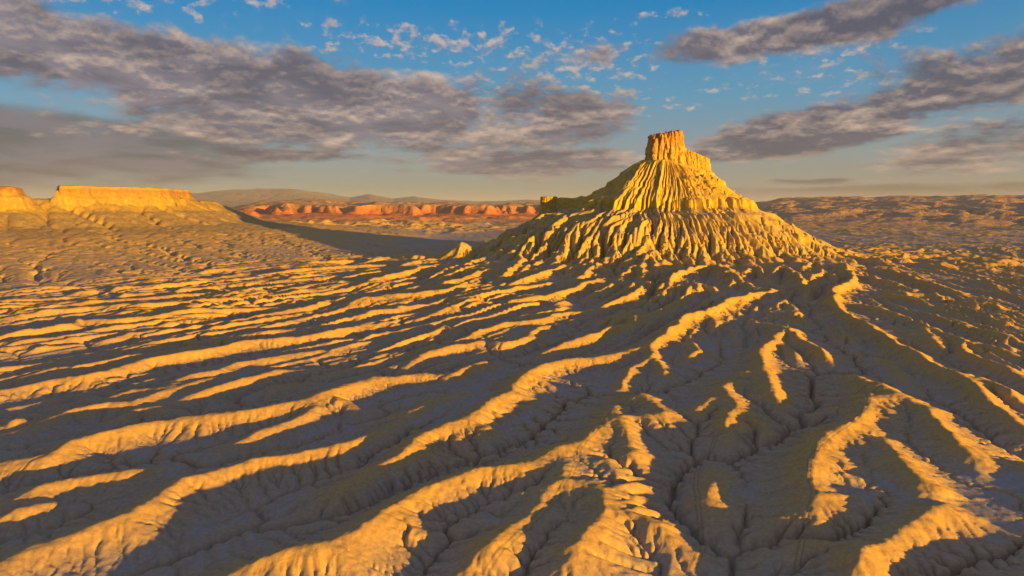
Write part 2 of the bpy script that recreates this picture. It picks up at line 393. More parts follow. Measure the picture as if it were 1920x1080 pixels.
# crests of the ridges, as they lie in the land: (height, [(px, py) ...])
CRESTS = [
    (11, [(0,859),(89,852),(154,824),(225,809),(284,793),(400,780),(480,770),(567,751),(630,732),(700,712),(745,705),(800,696),(822,697)]),
    (6, [(400,842),(480,815),(540,795),(590,772),(640,757),(692,772)]),
    (6, [(21,939),(89,914),(142,902),(219,893),(300,875)]),
    (4, [(0,973),(74,954),(120,945)]),
    (8.5, [(0,1044),(53,1024),(142,997),(222,973),(267,950),(314,920),(350,902),(415,881),(480,865),(539,858),(616,843),(658,831),(705,813),(764,780),(817,747),(870,733),(898,730)]),
    (4, [(680,800),(735,785),(767,775)]),
    (12, [(640,908),(699,875),(746,852),(800,816),(846,798),(889,778),(930,752),(960,735),(980,710),(1010,687),(1042,680),(1115,670),(1175,652),(1215,642)]),
    (14, [(1215,642),(1247,625),(1277,597),(1317,585),(1350,572),(1375,560),(1420,546),(1470,537)]),
    (6, [(889,780),(915,795),(920,825)]), (5, [(850,838),(885,822),(905,830)]),
    (5.5, [(1215,642),(1225,665),(1190,690),(1165,716),(1172,735)]),
    (7, [(1290,640),(1310,655),(1290,672)]), (8, [(1330,590),(1345,603),(1340,612)]), (6, [(1230,668),(1245,690),(1250,705)]),
    (13.5, [(1177,737),(1150,760),(1126,790),(1087,828),(1019,852),(960,880),(895,890),(830,908),(776,932),(717,961),(670,997),(622,1024),(539,1041),(480,1056),(400,1085)]),
    (9, [(1177,737),(1215,748),(1240,768),(1265,790)]),
    (8, [(1165,765),(1172,800),(1178,840),(1200,872)]), (6, [(1200,775),(1225,795),(1245,808)]),
    (7, [(1120,855),(1150,878),(1172,905),(1192,925)]),
    (10, [(1087,838),(1070,879),(1049,908),(1004,950),(960,990),(910,1035),(850,1085)]),
    (9, [(1075,885),(1099,902),(1129,926),(1141,964),(1102,1003),(1073,1041),(1035,1080)]),
    (5, [(1135,926),(1173,938),(1212,973),(1274,1024)]),
    (4, [(1000,960),(1030,975),(1050,990)]), (4, [(960,1000),(985,1015),(1005,1012)]),
    (5, [(1040,915),(1070,935),(1085,965)]),
    (6, [(800,915),(850,935),(880,950)]), (6, [(720,965),(765,990),(770,1030)]), (4, [(880,1000),(930,962),(960,945)]),
    (4.5, [(820,1005),(880,985),(945,950),(1000,930)]),
    (11, [(1440,600),(1467,611),(1450,632),(1432,650),(1428,672),(1440,692),(1438,718),(1452,742),(1468,765)]),
    (9, [(1467,611),(1492,622),(1502,636),(1522,647),(1545,660),(1558,672)]), (6, [(1450,640),(1475,655),(1495,675)]),
    (7, [(1440,692),(1410,695),(1385,702),(1350,715),(1318,722)]),
    (9, [(1385,705),(1358,733),(1385,757),(1372,785),(1355,808)]), (6, [(1340,745),(1315,765),(1300,785)]),
    (5, [(1395,770),(1430,800),(1455,825)]),
    (10, [(1600,700),(1635,720),(1690,745),(1737,764),(1772,804),(1807,846),(1830,875)]),
    (12, [(1605,702),(1622,730),(1632,747),(1618,772),(1600,793),(1576,807),(1541,831),(1520,864),(1517,893),(1527,918),(1518,942),(1505,962),(1520,990)]),
    (9, [(1620,785),(1653,816),(1677,846),(1692,870),(1707,884),(1736,902),(1754,923),(1776,935)]),
    (6, [(1655,745),(1672,775),(1680,800)]), (5, [(1690,870),(1705,905),(1718,940)]),
    (9, [(1776,935),(1776,955),(1754,964),(1707,991),(1671,1012),(1630,1036),(1600,1071),(1560,1100)]),
    (5, [(1547,850),(1573,867),(1618,896)]), (4, [(1535,888),(1582,902),(1630,914)]), (6, [(1590,803),(1612,825),(1626,848)]),
    (4, [(1560,925),(1590,935),(1600,955)]), (5, [(1345,870),(1336,900),(1330,930),(1345,975)]),
    (5, [(1500,780),(1540,775),(1580,765)]), (4, [(1470,905),(1495,890),(1515,885)]), (4, [(1460,830),(1500,822),(1540,832)]),
    (13, [(1577,572),(1590,587),(1620,607),(1665,627),(1680,645),(1720,662),(1752,682),(1790,699),(1802,707),(1840,732),(1865,755),(1930,795)]),
    (9, [(1795,700),(1845,712),(1885,730),(1930,750)]), (6, [(1682,646),(1645,660)]), (6, [(1645,667),(1677,692),(1702,730)]),
    (15, [(1577,572),(1568,562),(1565,542),(1600,525),(1592,507),(1585,495),(1560,484)]),
    (6, [(1590,589),(1600,602),(1588,614)]), (7, [(1575,634),(1590,628),(1605,642)]),
    (9, [(1725,602),(1735,622),(1755,645),(1775,655)]), (9, [(1727,605),(1770,622),(1810,640),(1860,652),(1930,668)]),
    (8, [(1790,640),(1810,660),(1860,680),(1930,705)]), (8, [(1720,580),(1795,600),(1865,625),(1930,640)]), (8, [(1600,565),(1660,582),(1705,593)]),
    (8, [(1790,560),(1830,570),(1900,575)]), (7, [(1850,600),(1900,610)]), (7, [(1640,550),(1700,560),(1740,572)]),
    (8, [(0,726),(100,712),(160,707),(212,692),(275,677),(375,662),(480,638),(560,632),(615,624),(655,617),(692,607),(720,602)]),
    (5, [(30,707),(105,690),(140,690),(212,675),(312,662),(375,652),(460,641)]),
    (6, [(182,750),(250,732),(295,730),(325,715),(410,695),(440,680),(478,675),(542,662),(600,655)]),
    (6, [(42,799),(125,770),(195,760),(250,757),(310,735),(375,715),(430,700)]),
    (6, [(305,757),(375,740),(440,717),(475,707),(520,695),(560,690)]), (4, [(0,795),(50,787)]), (5, [(215,790),(255,772),(330,765)]),
    (4, [(195,637),(275,620),(350,610),(390,608)]), (3, [(255,642),(290,640)]), (3, [(60,657),(95,652)]),
    (7, [(0,626),(70,616),(125,610),(145,601),(225,601),(295,597),(350,587),(410,583),(480,576),(545,572)]),
    (5, [(0,650),(50,640),(110,632),(190,620)]),
    (7, [(480,590),(580,574),(617,562),(662,559)]),
    (6, [(0,600),(95,582),(165,577),(280,573),(375,567),(445,562)]),
    (6, [(52,580),(195,565),(320,555),(370,550),(410,545),(480,540),(570,529)]),
    (6, [(502,550),(555,540),(605,530),(670,528)]), (6, [(480,557),(530,552),(565,545),(620,542)]),
    (5, [(205,547),(225,541),(350,532),(400,526)]), (5, [(215,557),(245,551),(300,549)]), (4, [(325,545),(420,537)]),
    (5, [(480,515),(555,508),(640,501),(720,495)]), (5, [(510,527),(585,522),(630,517)]), (5, [(637,522),(670,515),(730,507)]),
    (5, [(272,526),(320,524)]), (5, [(45,540),(135,537)]), (5, [(130,550),(190,544)]), (4, [(0,585),(55,590)]), (4, [(570,493),(620,490),(660,486)]),
    (4, [(400,520),(470,512)]), (4, [(380,508),(440,503)]), (4, [(620,503),(680,496)]), (5, [(697,486),(732,482)]),
    (8, [(745,497),(790,487),(825,481)]), (10, [(675,535),(695,525),(750,511),(790,501),(825,495)]),
    (9, [(812,512),(870,492),(920,479)]), (8, [(827,517),(855,510),(905,492)]), (9, [(815,532),(850,525),(895,512),(950,500)]),
    (8, [(645,575),(660,567),(687,557),(730,552),(790,550),(840,542),(880,532),(910,530)]),
    (5, [(655,600),(695,585),(745,580),(757,575),(805,570),(855,557),(890,537)]),
    (5, [(780,595),(855,572),(905,557),(960,542),(1022,532),(1080,525)]), (8, [(960,560),(1052,547),(1100,530),(1140,515)]),
    (6, [(857,637),(890,625),(945,607),(1022,597),(1035,590),(1115,577)]),
    (6, [(762,682),(790,665),(855,652),(910,640),(945,645),(992,632),(1010,615),(1042,604)]),
    (7, [(832,712),(870,695),(905,682),(930,680)]),
    (7, [(1015,660),(1060,642),(1120,625),(1147,612),(1180,610),(1200,592),(1235,582),(1260,570),(1285,557),(1275,546)]),
    (4, [(1137,602),(1172,587),(1197,580)]), (3, [(962,599),(990,589),(1025,589)]), (3, [(687,675),(730,662),(752,657)]), (5, [(800,632),(835,610),(852,620)]),
    (3, [(600,665),(650,650),(700,640)]), (3, [(480,735),(540,722),(600,715)]),
    (8, [(1137,567),(1172,555),(1210,537),(1220,527),(1240,548)]), (5, [(1105,552),(1130,540),(1165,535)]), (4, [(1030,570),(1065,562)]), (4, [(1035,585),(1065,574)]),
    (16, [(1235,530),(1272,507),(1322,497),(1345,495),(1372,522)]), (14, [(1160,515),(1185,497),(1200,492),(1214,522)]), (12, [(1090,512),(1110,497),(1130,491)]),
    (12, [(1200,497),(1215,479),(1238,500)]), (14, [(1355,490),(1375,510),(1388,522)]), (12, [(1380,520),(1417,497),(1432,512)]),
    (10, [(960,525),(985,520),(1042,500),(1067,490)]), (9, [(970,515),(992,495),(1015,485)]), (10, [(1037,490),(1055,475),(1085,467)]),
    (14, [(940,512),(960,500),(975,482),(985,464)]), (9, [(1015,485),(1028,466)]), (9, [(1295,545),(1320,532),(1345,540)]), (9, [(1395,525),(1415,540),(1460,545)]),
    (14, [(1440,514),(1467,495),(1490,512),(1520,540)]), (12, [(1500,530),(1547,507),(1570,515)]), (12, [(1500,500),(1530,490),(1550,497)]),
    (10, [(1585,495),(1600,505),(1645,522),(1715,535)]), (9, [(1647,500),(1690,512),(1740,530),(1800,545)]), (8, [(1620,480),(1665,485),(1702,480),(1765,481),(1800,484),(1865,490),(1930,490)]),
    (7, [(1900,860),(1990,900),(2100,1000),(2220,1120)]), (8, [(1990,700),(2150,760),(2300,860),(2450,1000)]), (8, [(1740,1135),(1850,1120),(2000,1085),(2150,1020)]), (9, [(1960,640),(2100,660),(2300,700)]),
    (8, [(1640,540),(1700,548),(1780,552)]), (8, [(1450,570),(1470,562),(1490,575)]), (7, [(1482,592),(1500,588),(1510,604)]),
]

SPUR_A = R(165); SPUR = (math.cos(SPUR_A), math.sin(SPUR_A)); SPUR_L = 256.0


def butte_low(x, y):
    dx, dy = x - BX, y - BY
    rr = np.hypot(dx, dy); ph = np.arctan2(dy, dx)
    lv = [127, 76, 34, 15]
    rad = [per_interp(ph, LEV[l]) for l in lv]
    z = np.full_like(rr, 132.0) - 5 * sstep(rr - rad[0], -12, 0)
    for a in range(3):
        t = np.clip((rr - rad[a]) / (rad[a + 1] - rad[a]), 0, 1)
        z = z + (lv[a + 1] - lv[a]) * t
    # beyond the foot: keep sinking so that the plain takes over
    z = z - np.maximum(rr - rad[3], 0) * 0.12
    # spur that carries the knob, on the left
    al = dx * SPUR[0] + dy * SPUR[1]; ac = np.abs(dx * SPUR[1] - dy * SPUR[0])
    spur = np.where(al > 60, 124 - 0.72 * np.maximum(ac - 8, 0) - np.maximum(al - SPUR_L, 0) * 0.72, -99)
    return np.maximum(z, spur), rr, ph


def poly_dist(x, y, pts):
    """signed distance to a polygon, negative inside"""
    d = np.full(x.shape, 1e9); ins = np.zeros(x.shape, bool)
    n = len(pts)
    for i in range(n):
        ax, ay = pts[i]; bx, by = pts[(i + 1) % n]
        ex, ey = bx - ax, by - ay
        t = np.clip(((x - ax) * ex + (y - ay) * ey) / (ex * ex + ey * ey), 0, 1)
        d = np.minimum(d, np.hypot(x - ax - t * ex, y - ay - t * ey))
        c = ((ay > y) != (by > y)) & (x < (bx - ax) * (y - ay) / (by - ay + 1e-9) + ax)
        ins ^= c
    return np.where(ins, -d, d)


MESA = [(-2700, 1350), (-1800, 1760), (-1500, 1960), (-1330, 2170), (-1235, 2330), (-1220, 2420), (-1250, 2900), (-1800, 3300), (-3200, 3300)]
CAPA = [(-1378, 2095), (-1330, 2190), (-1235, 2345), (-1215, 2420), (-1230, 2500), (-1300, 2800), (-1600, 2700), (-1480, 2260)]
CAPB = [(-2400, 1560), (-1800, 1800), (-1500, 1950), (-1432, 1992), (-1460, 2060), (-1900, 2050), (-2400, 1900)]


def mesa_macro(x, y, wob):
    d = poly_dist(x, y, MESA) + wob
    z = np.interp(d, [-400, -6, 70, 90, 215, 330, 520, 900, 1300], [152, 150, 112, 108, 68, 55, 38, 13, -8])
    return z, d


def mesa_caps(x, y, wob):
    a = poly_dist(x, y, CAPA) + wob
    b = poly_dist(x, y, CAPB) + wob
    za = np.interp(a, [-20, -2, 6, 26], [190, 189, 160, 146])
    zb = np.interp(b, [-40, -2, 5, 30], [188, 178, 160, 146])
    za = za + np.where(a < -1, 2.0 * perlin(x / 25, y / 25, 87) - 0.01 * (x + 1300), 0)
    zb = zb + np.where(b < 0, 6 * perlin(x / 40, y / 40, 88), 0)
    return za, zb, np.minimum(a, b)


# ------------------------------------------------------------------ near terrain: camera-centred fan grid, cells growing with distance
DTH = 0.00196; DU = 0.00290
TH0, TH1, R0, R1 = -0.80, 0.80, 165.0, 4300.0
ncol = int((TH1 - TH0) / DTH) + 1; nrow = int(math.log(R1 / R0) / DU) + 1
ncol -= (ncol - 1) % 4; nrow -= (nrow - 1) % 4
th = TH0 + DTH * np.arange(ncol); rr_ = R0 * np.exp(DU * np.arange(nrow))


def grid(step):
    t = th[::step]; r = rr_[::step]
    return r[:, None] * np.sin(t)[None], r[:, None] * np.cos(t)[None]


def world_crests():
    out = []
    for h, pts in CRESTS:
        ym = sum(p[1] for p in pts) / len(pts)
        h = 8.6 * (h / 8.6) ** 0.55 * (1.0 + 0.30 * max(0.0, min(1.0, (680 - ym) / 120.0)))
        xm = sum(p[0] for p in pts) / len(pts)
        if ym > 640 and xm > 1020 and xm < 1940: h *= 1.15
        P0 = unproject(*pts[len(pts) // 2], h)
        if math.hypot(P0[0] - BX, P0[1] - BY) < 540: h *= 1.15
        out.append((h, np.array([unproject(px, py, h) for px, py in pts])))
    rg_ = np.random.default_rng(19)
    for _ in range(95):
        a = rg_.uniform(math.pi * 0.98, math.pi * 2.05); rr0 = float(per_interp(np.array(a), LEV[34])) + rg_.uniform(-20, 190)
        h = rg_.uniform(6, 15) * (1 - 0.0012 * (rr0 - 300)); L = rg_.uniform(18, 55)
        a2 = a + rg_.normal(0, 0.35)
        p0 = np.array([BX + rr0 * math.cos(a), BY + rr0 * math.sin(a)]); d_ = np.array([math.cos(a2), math.sin(a2)])
        n_ = np.array([-d_[1], d_[0]]) * rg_.normal(0, 6)
        out.append((h, np.array([p0, p0 + d_ * L * 0.5 + n_, p0 + d_ * L])))
    return out


WC = world_crests()


def flow_field():
    """unit direction of the ridge grain over the fan, from the crests themselves"""
    gx = np.arange(-1500, 1900, 25.0); gy = np.arange(100, 2300, 25.0)
    GX, GY = np.meshgrid(gx, gy)
    c2 = np.zeros_like(GX); s2 = np.zeros_like(GX); wt = np.zeros_like(GX)
    for h, P in WC:
        if len(P) < 3: continue
        for k in range(len(P) - 1):
            ex, ey = P[k + 1] - P[k]; L = math.hypot(ex, ey)
            mx_, my_ = (P[k + 1] + P[k]) / 2
            a2 = 2 * math.atan2(ey, ex)
            w = L * h / ((GX - mx_) ** 2 + (GY - my_) ** 2 + 40.0 ** 2) ** 1.5
            c2 += w * math.cos(a2); s2 += w * math.sin(a2); wt += w
    # straight down from the butte close to it and far from all crests
    a2 = 2 * np.arctan2(GY - BY, GX - BX); rb = np.hypot(GX - BX, GY - BY)
    w = 0.004 * np.exp(-(rb / 380.0) ** 2) + 2e-6
    c2 += w * np.cos(a2); s2 += w * np.sin(a2)
    a = 0.5 * np.arctan2(s2, c2)
    return gx, gy, np.cos(2 * a), np.sin(2 * a)


FFX, FFY, FC2, FS2 = flow_field()


def flow_dir(x, y):
    i = np.clip((y - FFY[0]) / 25.0, 0, len(FFY) - 1.001); j = np.clip((x - FFX[0]) / 25.0, 0, len(FFX) - 1.001)
    a = i.astype(int); b = j.astype(int); f = i - a; g = j - b
    def s_(F): return (F[a, b] * (1 - f) + F[a + 1, b] * f) * (1 - g) + (F[a, b + 1] * (1 - f) + F[a + 1, b + 1] * f) * g
    t = 0.5 * np.arctan2(s_(FS2), s_(FC2))
    return np.cos(t), np.sin(t)


def streaks(x, y, lam, seed, n=9, step=0.55):
    """ridged noise drawn out along the grain of the land"""
    acc = np.zeros_like(x); wsum = 0.0
    for sgn in (1, -1):
        px, py = x.copy(), y.copy(); pd = flow_dir(px, py)
        for k in range(n):
            w = math.cos(0.5 * math.pi * k / n) ** 2 * (0.5 if k == 0 else 1.0)
            acc += w * perlin(px / lam, py / lam, seed); wsum += w
            dx, dy = flow_dir(px, py)
            fl = np.sign(dx * pd[0] + dy * pd[1]); fl = np.where(fl == 0, 1, fl)
            dx, dy = dx * fl, dy * fl; pd = (dx, dy)
            px = px + sgn * dx * lam * step; py = py + sgn * dy * lam * step
    return acc / wsum


def macro(x, y):
    wx = x + 3.2 * fbm(x / 60, y / 60, 3, 3) * np.clip(np.hypot(x, y) / 600, 0.5, 1.6)
    wy = y + 3.2 * fbm(x / 60, y / 60, 3, 23) * np.clip(np.hypot(x, y) / 600, 0.5, 1.6)
    b = base_plain(x, y)
    S = np.zeros_like(x)
    rad = np.hypot(wx, wy); ang = np.arctan2(wx, wy)
    hv = 1.15 + 0.13 * fbm(x / 45, y / 45, 3, 41)
    fx, fy = x[:, 0], y[:, 0]
    rows = np.hypot(x[:, 0], y[:, 0]); cols = np.arctan2(x[0], y[0])
    for h, P in WC:
        Lw = 1.42 * h + 1.5
        if math.hypot(P[len(P) // 2][0] - BX, P[len(P) // 2][1] - BY) < 540: Lw = 1.12 * h + 1.0
        reach = 4.4 * Lw + 12
        best = None
        xs = np.array([p[0] for p in P]); ys = np.array([p[1] for p in P])
        rp = np.hypot(xs, ys)
        i0 = np.searchsorted(rows, max(rp.min() - reach - 20, 1)); i1 = np.searchsorted(rows, rp.max() + reach + 20)
        ap = np.arctan2(xs, ys); da = reach / max(rp.min() - reach, 120)
        j0 = np.searchsorted(cols, ap.min() - da); j1 = np.searchsorted(cols, ap.max() + da)
        if i1 <= i0 or j1 <= j0: continue
        X = wx[i0:i1, j0:j1]; Y = wy[i0:i1, j0:j1]
        D = np.full(X.shape, 1e9); HH = np.full(X.shape, float(h))
        tot = len(P) - 1
        for k in range(tot):
            ex, ey = xs[k + 1] - xs[k], ys[k + 1] - ys[k]
            tt = np.clip(((X - xs[k]) * ex + (Y - ys[k]) * ey) / (ex * ex + ey * ey + 1e-9), 0, 1)
            dd = np.hypot(X - xs[k] - tt * ex, Y - ys[k] - tt * ey)
            s = (k + tt) / tot
            hk = h * (0.62 + 0.38 * np.minimum(1, np.minimum(s, 1 - s) * 5.0 + 0.05))
            nb = dd < D
            D = np.where(nb, dd, D); HH = np.where(nb, hk, HH)
        nf = max(0.0, min(1.0, (700 - rp.mean()) / 250.0))
        Lw *= 1 + 0.12 * nf
        a = (0.24 + 0.30 * nf) * Lw
        v = HH * hv[i0:i1, j0:j1] * np.exp(-(np.sqrt(D * D + a * a) - a) / Lw * 1.12)
        v = np.maximum(v - 0.05 * h, 0)
        S[i0:i1, j0:j1] += v ** 4
    rg = S ** 0.25
    # lesser ridges between the great ones, along the same grain
    s1 = up2(STREAK1, x.shape); s2_ = up2(STREAK2, x.shape)
    midz = np.exp(-((np.hypot(x, y) - 950) / 420.0) ** 2)
    lesser = (5.0 + 5.5 * midz) * np.maximum(0.66 - np.abs(s1) * 4.2, -0.25) + (2.2 + 2.2 * midz) * np.maximum(0.6 - np.abs(s2_) * 4.2, -0.25)
    lesser = lesser * (1 - 0.6 * sstep(np.hypot(x, y), 720, 380))
    lesser = lesser * (0.8 + 0.6 * fbm(x / 150, y / 150, 2, 55)) * sstep(y - 0.25 * x, 2050, 1500)
    lesser = lesser * (0.2 + 0.8 * sstep(x + 808 - (y - 1077) * 0.295, -60, 160))
    rg = (np.maximum(rg, 0) ** 3 + np.maximum(lesser, 0) ** 3) ** (1 / 3.0) + 0.35 * np.minimum(lesser, 0) + 0.16 * lesser
    z = b + rg
    # country between the traced crests
    sc = np.clip(np.hypot(x, y) / 900, 0.6, 2.2)
    z = z + 0.5 * fbm(x / 30, y / 30, 4, 61) + 0.55 * ridged(x / 60, y / 60, 4, 71)
    dist_b = np.hypot(x - BX, y - BY)
    # dissected plain to the right of and beyond the butte
    rf = sstep(x - 0.42 * y, -80, 220) * sstep(y, 850, 1300)
    z = z + rf * (7.5 * np.maximum(ridged(x / 95 + 0.4 * y / 95, y / 150, 4, 81, 0.55) - 0.95, -0.4))
    # flat floor behind, on the left
    lf = sstep(y - 0.5 * x, 1750, 2100) * sstep(330 - x, 0, 250)
    z = z * (1 - 0.75 * lf) + 0.75 * lf * (b + 1.0)
    # hills at the far rim of the near country
    far = sstep(np.hypot(x, y), 2500, 3500)
    fh = np.maximum(ridged(x / 420, y / 420, 5, 91, 0.55) - 1.0, -0.1) * 46 + 12
    lhs = sstep(-x / np.maximum(y, 1), -0.05, 0.18)
    z = z + far * fh * (0.25 + 0.75 * lhs)
    bl, rb, ph = butte_low(wx * 0.3 + x * 0.7, wy * 0.3 + y * 0.7)
    bt_ = ridged(ph * 4.3 + 0.5 * fbm(x / 90, y / 90, 2, 401), rb / 300, 4, 403, 0.6) - 1.15
    bl = bl + bt_ * 7.0 * sstep(bl, 8, 40) * (1 - sstep(bl, 112, 127))
    kk = 6.0
    z = np.where(bl > z - 40, kk * np.logaddexp(z / kk, bl / kk), z)
    z = np.where(bl >= 126.5, 127.0, np.minimum(z, 127.0 + 0 * z)) if False else z
    # small peak behind the fan
    dk = np.hypot(wx + 112, wy - 1490)
    pk = 42 * np.exp(-(np.sqrt(dk * dk + 64) - 8) / 44.0) + 2
    z = np.maximum(z, pk + base_plain(x, y) - 2)
    # mesa
    wob = 12 * fbm(x / 160, y / 160, 4, 101) + 5 * (ridged(x / 60, y / 60, 2, 111) - 1)
    mz, md = mesa_macro(x, y, wob)
    mz = mz + np.clip((300 - md) / 200, 0, 1) * 1.4 * fbm(x / 25, y / 25, 4, 121) + sstep(md, 150, 300) * sstep(-md, -1000, -700) * 1.8 * (ridged(x / 70, y / 70, 4, 123, 0.6) - 1.3)
    z = np.where(mz > z - 60, 5 * np.logaddexp(z / 5, mz / 5), z)
    return z, md, bl, rb, ph


def erodibility(x, y, bl, md):
    k = 0.62 + 0 * x
    k = k * (1 + 0.35 * fbm(x / 120, y / 120, 2, 301))
    k = k + 0.30 * np.exp(-((np.hypot(x - BX, y - BY) - 430) / 160.0) ** 2) - 0.25 * sstep(bl, 10, 60) - 0.40 * sstep(bl, 108, 127)
    k = k + 0.05 * sstep(np.hypot(x, y), 900, 500) + 0.25 * np.exp(-((np.hypot(x, y) - 800) / 250.0) ** 2)
    k = np.where(md < 900, np.where(md < 120, 0.16, 0.24), k)
    return k


x4, y4 = grid(4)
x2_, y2_ = grid(2)
STREAK1 = streaks(x2_, y2_, 34.0, 501) * np.clip(np.hypot(x2_, y2_) / 300, 1, 1)
STREAK2 = streaks(x2_, y2_, 15.0, 503)
z4, md4, bl4, rb4, ph4 = macro(x4, y4)
z40 = z4.copy()
z4, A4 = fastscape(z4, x4, y4, erodibility(x4, y4, bl4, md4) * 0.8, 9)
print('coarse', time.time() - T0)
X, Y = grid(1)
Z, MD, BL, RB, PH = macro(X, Y)
Z = Z + up2(z4 - z40, Z.shape)
print('macro', time.time() - T0)
jn = 0.16 * fbm(X / 3.2, Y / 3.2, 2, 131) + 0.10 * rng.normal(size=X.shape) * np.clip(np.hypot(X, Y) / 900, 0.25, 3)
Z, A = fastscape(Z + jn, X, Y, erodibility(X, Y, BL, MD) * 0.95, 9, diff=0.12, Ac=np.where(MD < 900, 4.0, 6 + 12 * sstep(RB, 480, 800)).ravel())
print('fine', time.time() - T0)
def box(a, r):
    p = np.pad(a, ((r + 1, r), (0, 0)), mode='edge'); c_ = np.cumsum(p, 0); a = (c_[2 * r + 1:] - c_[:-2 * r - 1]) / (2 * r + 1)
    p = np.pad(a, ((0, 0), (r + 1, r)), mode='edge'); c_ = np.cumsum(p, 1); return (c_[:, 2 * r + 1:] - c_[:, :-2 * r - 1]) / (2 * r + 1)


emph = (MD > 500) * sstep(RB, 240, 330) * sstep(np.hypot(X, Y), 3200, 2000)
b1 = box(box(Z, 2), 2); b2 = box(box(Z, 7), 7)
Z = Z + emph * (0.75 * (Z - b1) + 0.22 * (b1 - b2))
# washes: narrow steep-walled cuts where much water gathers
rc = np.hypot(X, Y)
ca = np.clip(np.log10(np.maximum(A, 1)) - 2.5, 0, 2.2)
cut = ca * sstep(rc, 4000, 900) * (RB > 300)
mx = cut.copy()
for a_, b_ in NBR[:4]: mx = np.maximum(mx, shift(cut, a_, b_, 0.0))
mx2 = mx.copy()
for a_, b_ in NBR: mx2 = np.maximum(mx2, shift(mx, a_, b_, 0.0))
near = sstep(rc, 700, 350)
Z = Z - 0.55 * cut - 0.5 * np.where(mx > 0.7, mx, 0) * sstep(rc, 1500, 500) - 0.4 * np.where(mx2 > 1.4, mx2, 0) * near
# mesa caps stand on the slopes after erosion
wob = 9 * fbm(X / 60, Y / 60, 4, 141) + 6 * (ridged(X / 30, Y / 30, 3, 151) - 1)
za, zb, dcap = mesa_caps(X, Y, wob)
Z = np.where(dcap < 24, np.maximum(Z, np.maximum(za, zb)), Z)
# the top of the slope under the butte's upper cone
Z = np.where(RB < 520, np.minimum(Z, 131), Z)
print('terrain', time.time() - T0, nrow, ncol)


def sample_Z(x, y):
    x = np.asarray(x, float); y = np.asarray(y, float)
    i = np.log(np.hypot(x, y) / R0) / DU; j = (np.arctan2(x, y) - TH0) / DTH
    i = np.clip(i, 0, nrow - 1.001); j = np.clip(j, 0, ncol - 1.001)
    a = i.astype(int); b = j.astype(int); f = i - a; g = j - b
    return (Z[a, b] * (1 - f) + Z[a + 1, b] * f) * (1 - g) + (Z[a, b + 1] * (1 - f) + Z[a + 1, b + 1] * f) * g


# ------------------------------------------------------------------ mesh helpers
def mesh_from(name, co, quads, mat, parent=None, smooth=True):
    """one mesh object from vertex and quad arrays, unused vertices dropped"""
    quads = np.asarray(quads, np.int64)
    used = np.zeros(len(co), bool); used[quads.ravel()] = True
    remap = np.cumsum(used) - 1
    co = np.asarray(co, np.float32)[used]; quads = remap[quads]
    me = bpy.data.meshes.new(name)
    me.vertices.add(len(co)); me.vertices.foreach_set('co', co.ravel())
    n = len(quads); k = quads.shape[1]
    me.loops.add(n * k); me.loops.foreach_set('vertex_index', quads.ravel().astype(np.int32))
    me.polygons.add(n)
    me.polygons.foreach_set('loop_start', np.arange(0, n * k, k, dtype=np.int32))
    me.polygons.foreach_set('loop_total', np.full(n, k, np.int32))
    me.polygons.foreach_set('use_smooth', np.full(n, smooth))
    me.update(calc_edges=True)
    me.materials.append(mat)
    o = bpy.data.objects.new(name, me); SC.collection.objects.link(o)
    if parent is not None: o.parent = parent
    return o


def grid_quads(n, m, wrap=False):
    idx = np.arange(n * m).reshape(n, m)
    a = idx[:-1, :-1]; b = idx[:-1, 1:]; c = idx[1:, 1:]; d = idx[1:, :-1]
    q = np.stack([a, b, c, d], -1).reshape(-1, 4)
    if wrap:
        a = idx[:-1, -1]; b = idx[:-1, 0]; c = idx[1:, 0]; d = idx[1:, -1]
        q = np.concatenate([q, np.stack([a, b, c, d], -1)])
    return q


def tag(o, label=None, cat=None, group=None, kind=None):
    if label: o['label'] = label
    if cat: o['category'] = cat
    if group: o['group'] = group
    if kind: o['kind'] = kind
    return o


def empty(name, loc):
    o = bpy.data.objects.new(name, None); SC.collection.objects.link(o); o.location = loc
    return o


def adopt(child, parent):
    child.parent = parent
    child.matrix_parent_inverse = mathutils.Matrix.Translation(parent.location).inverted()


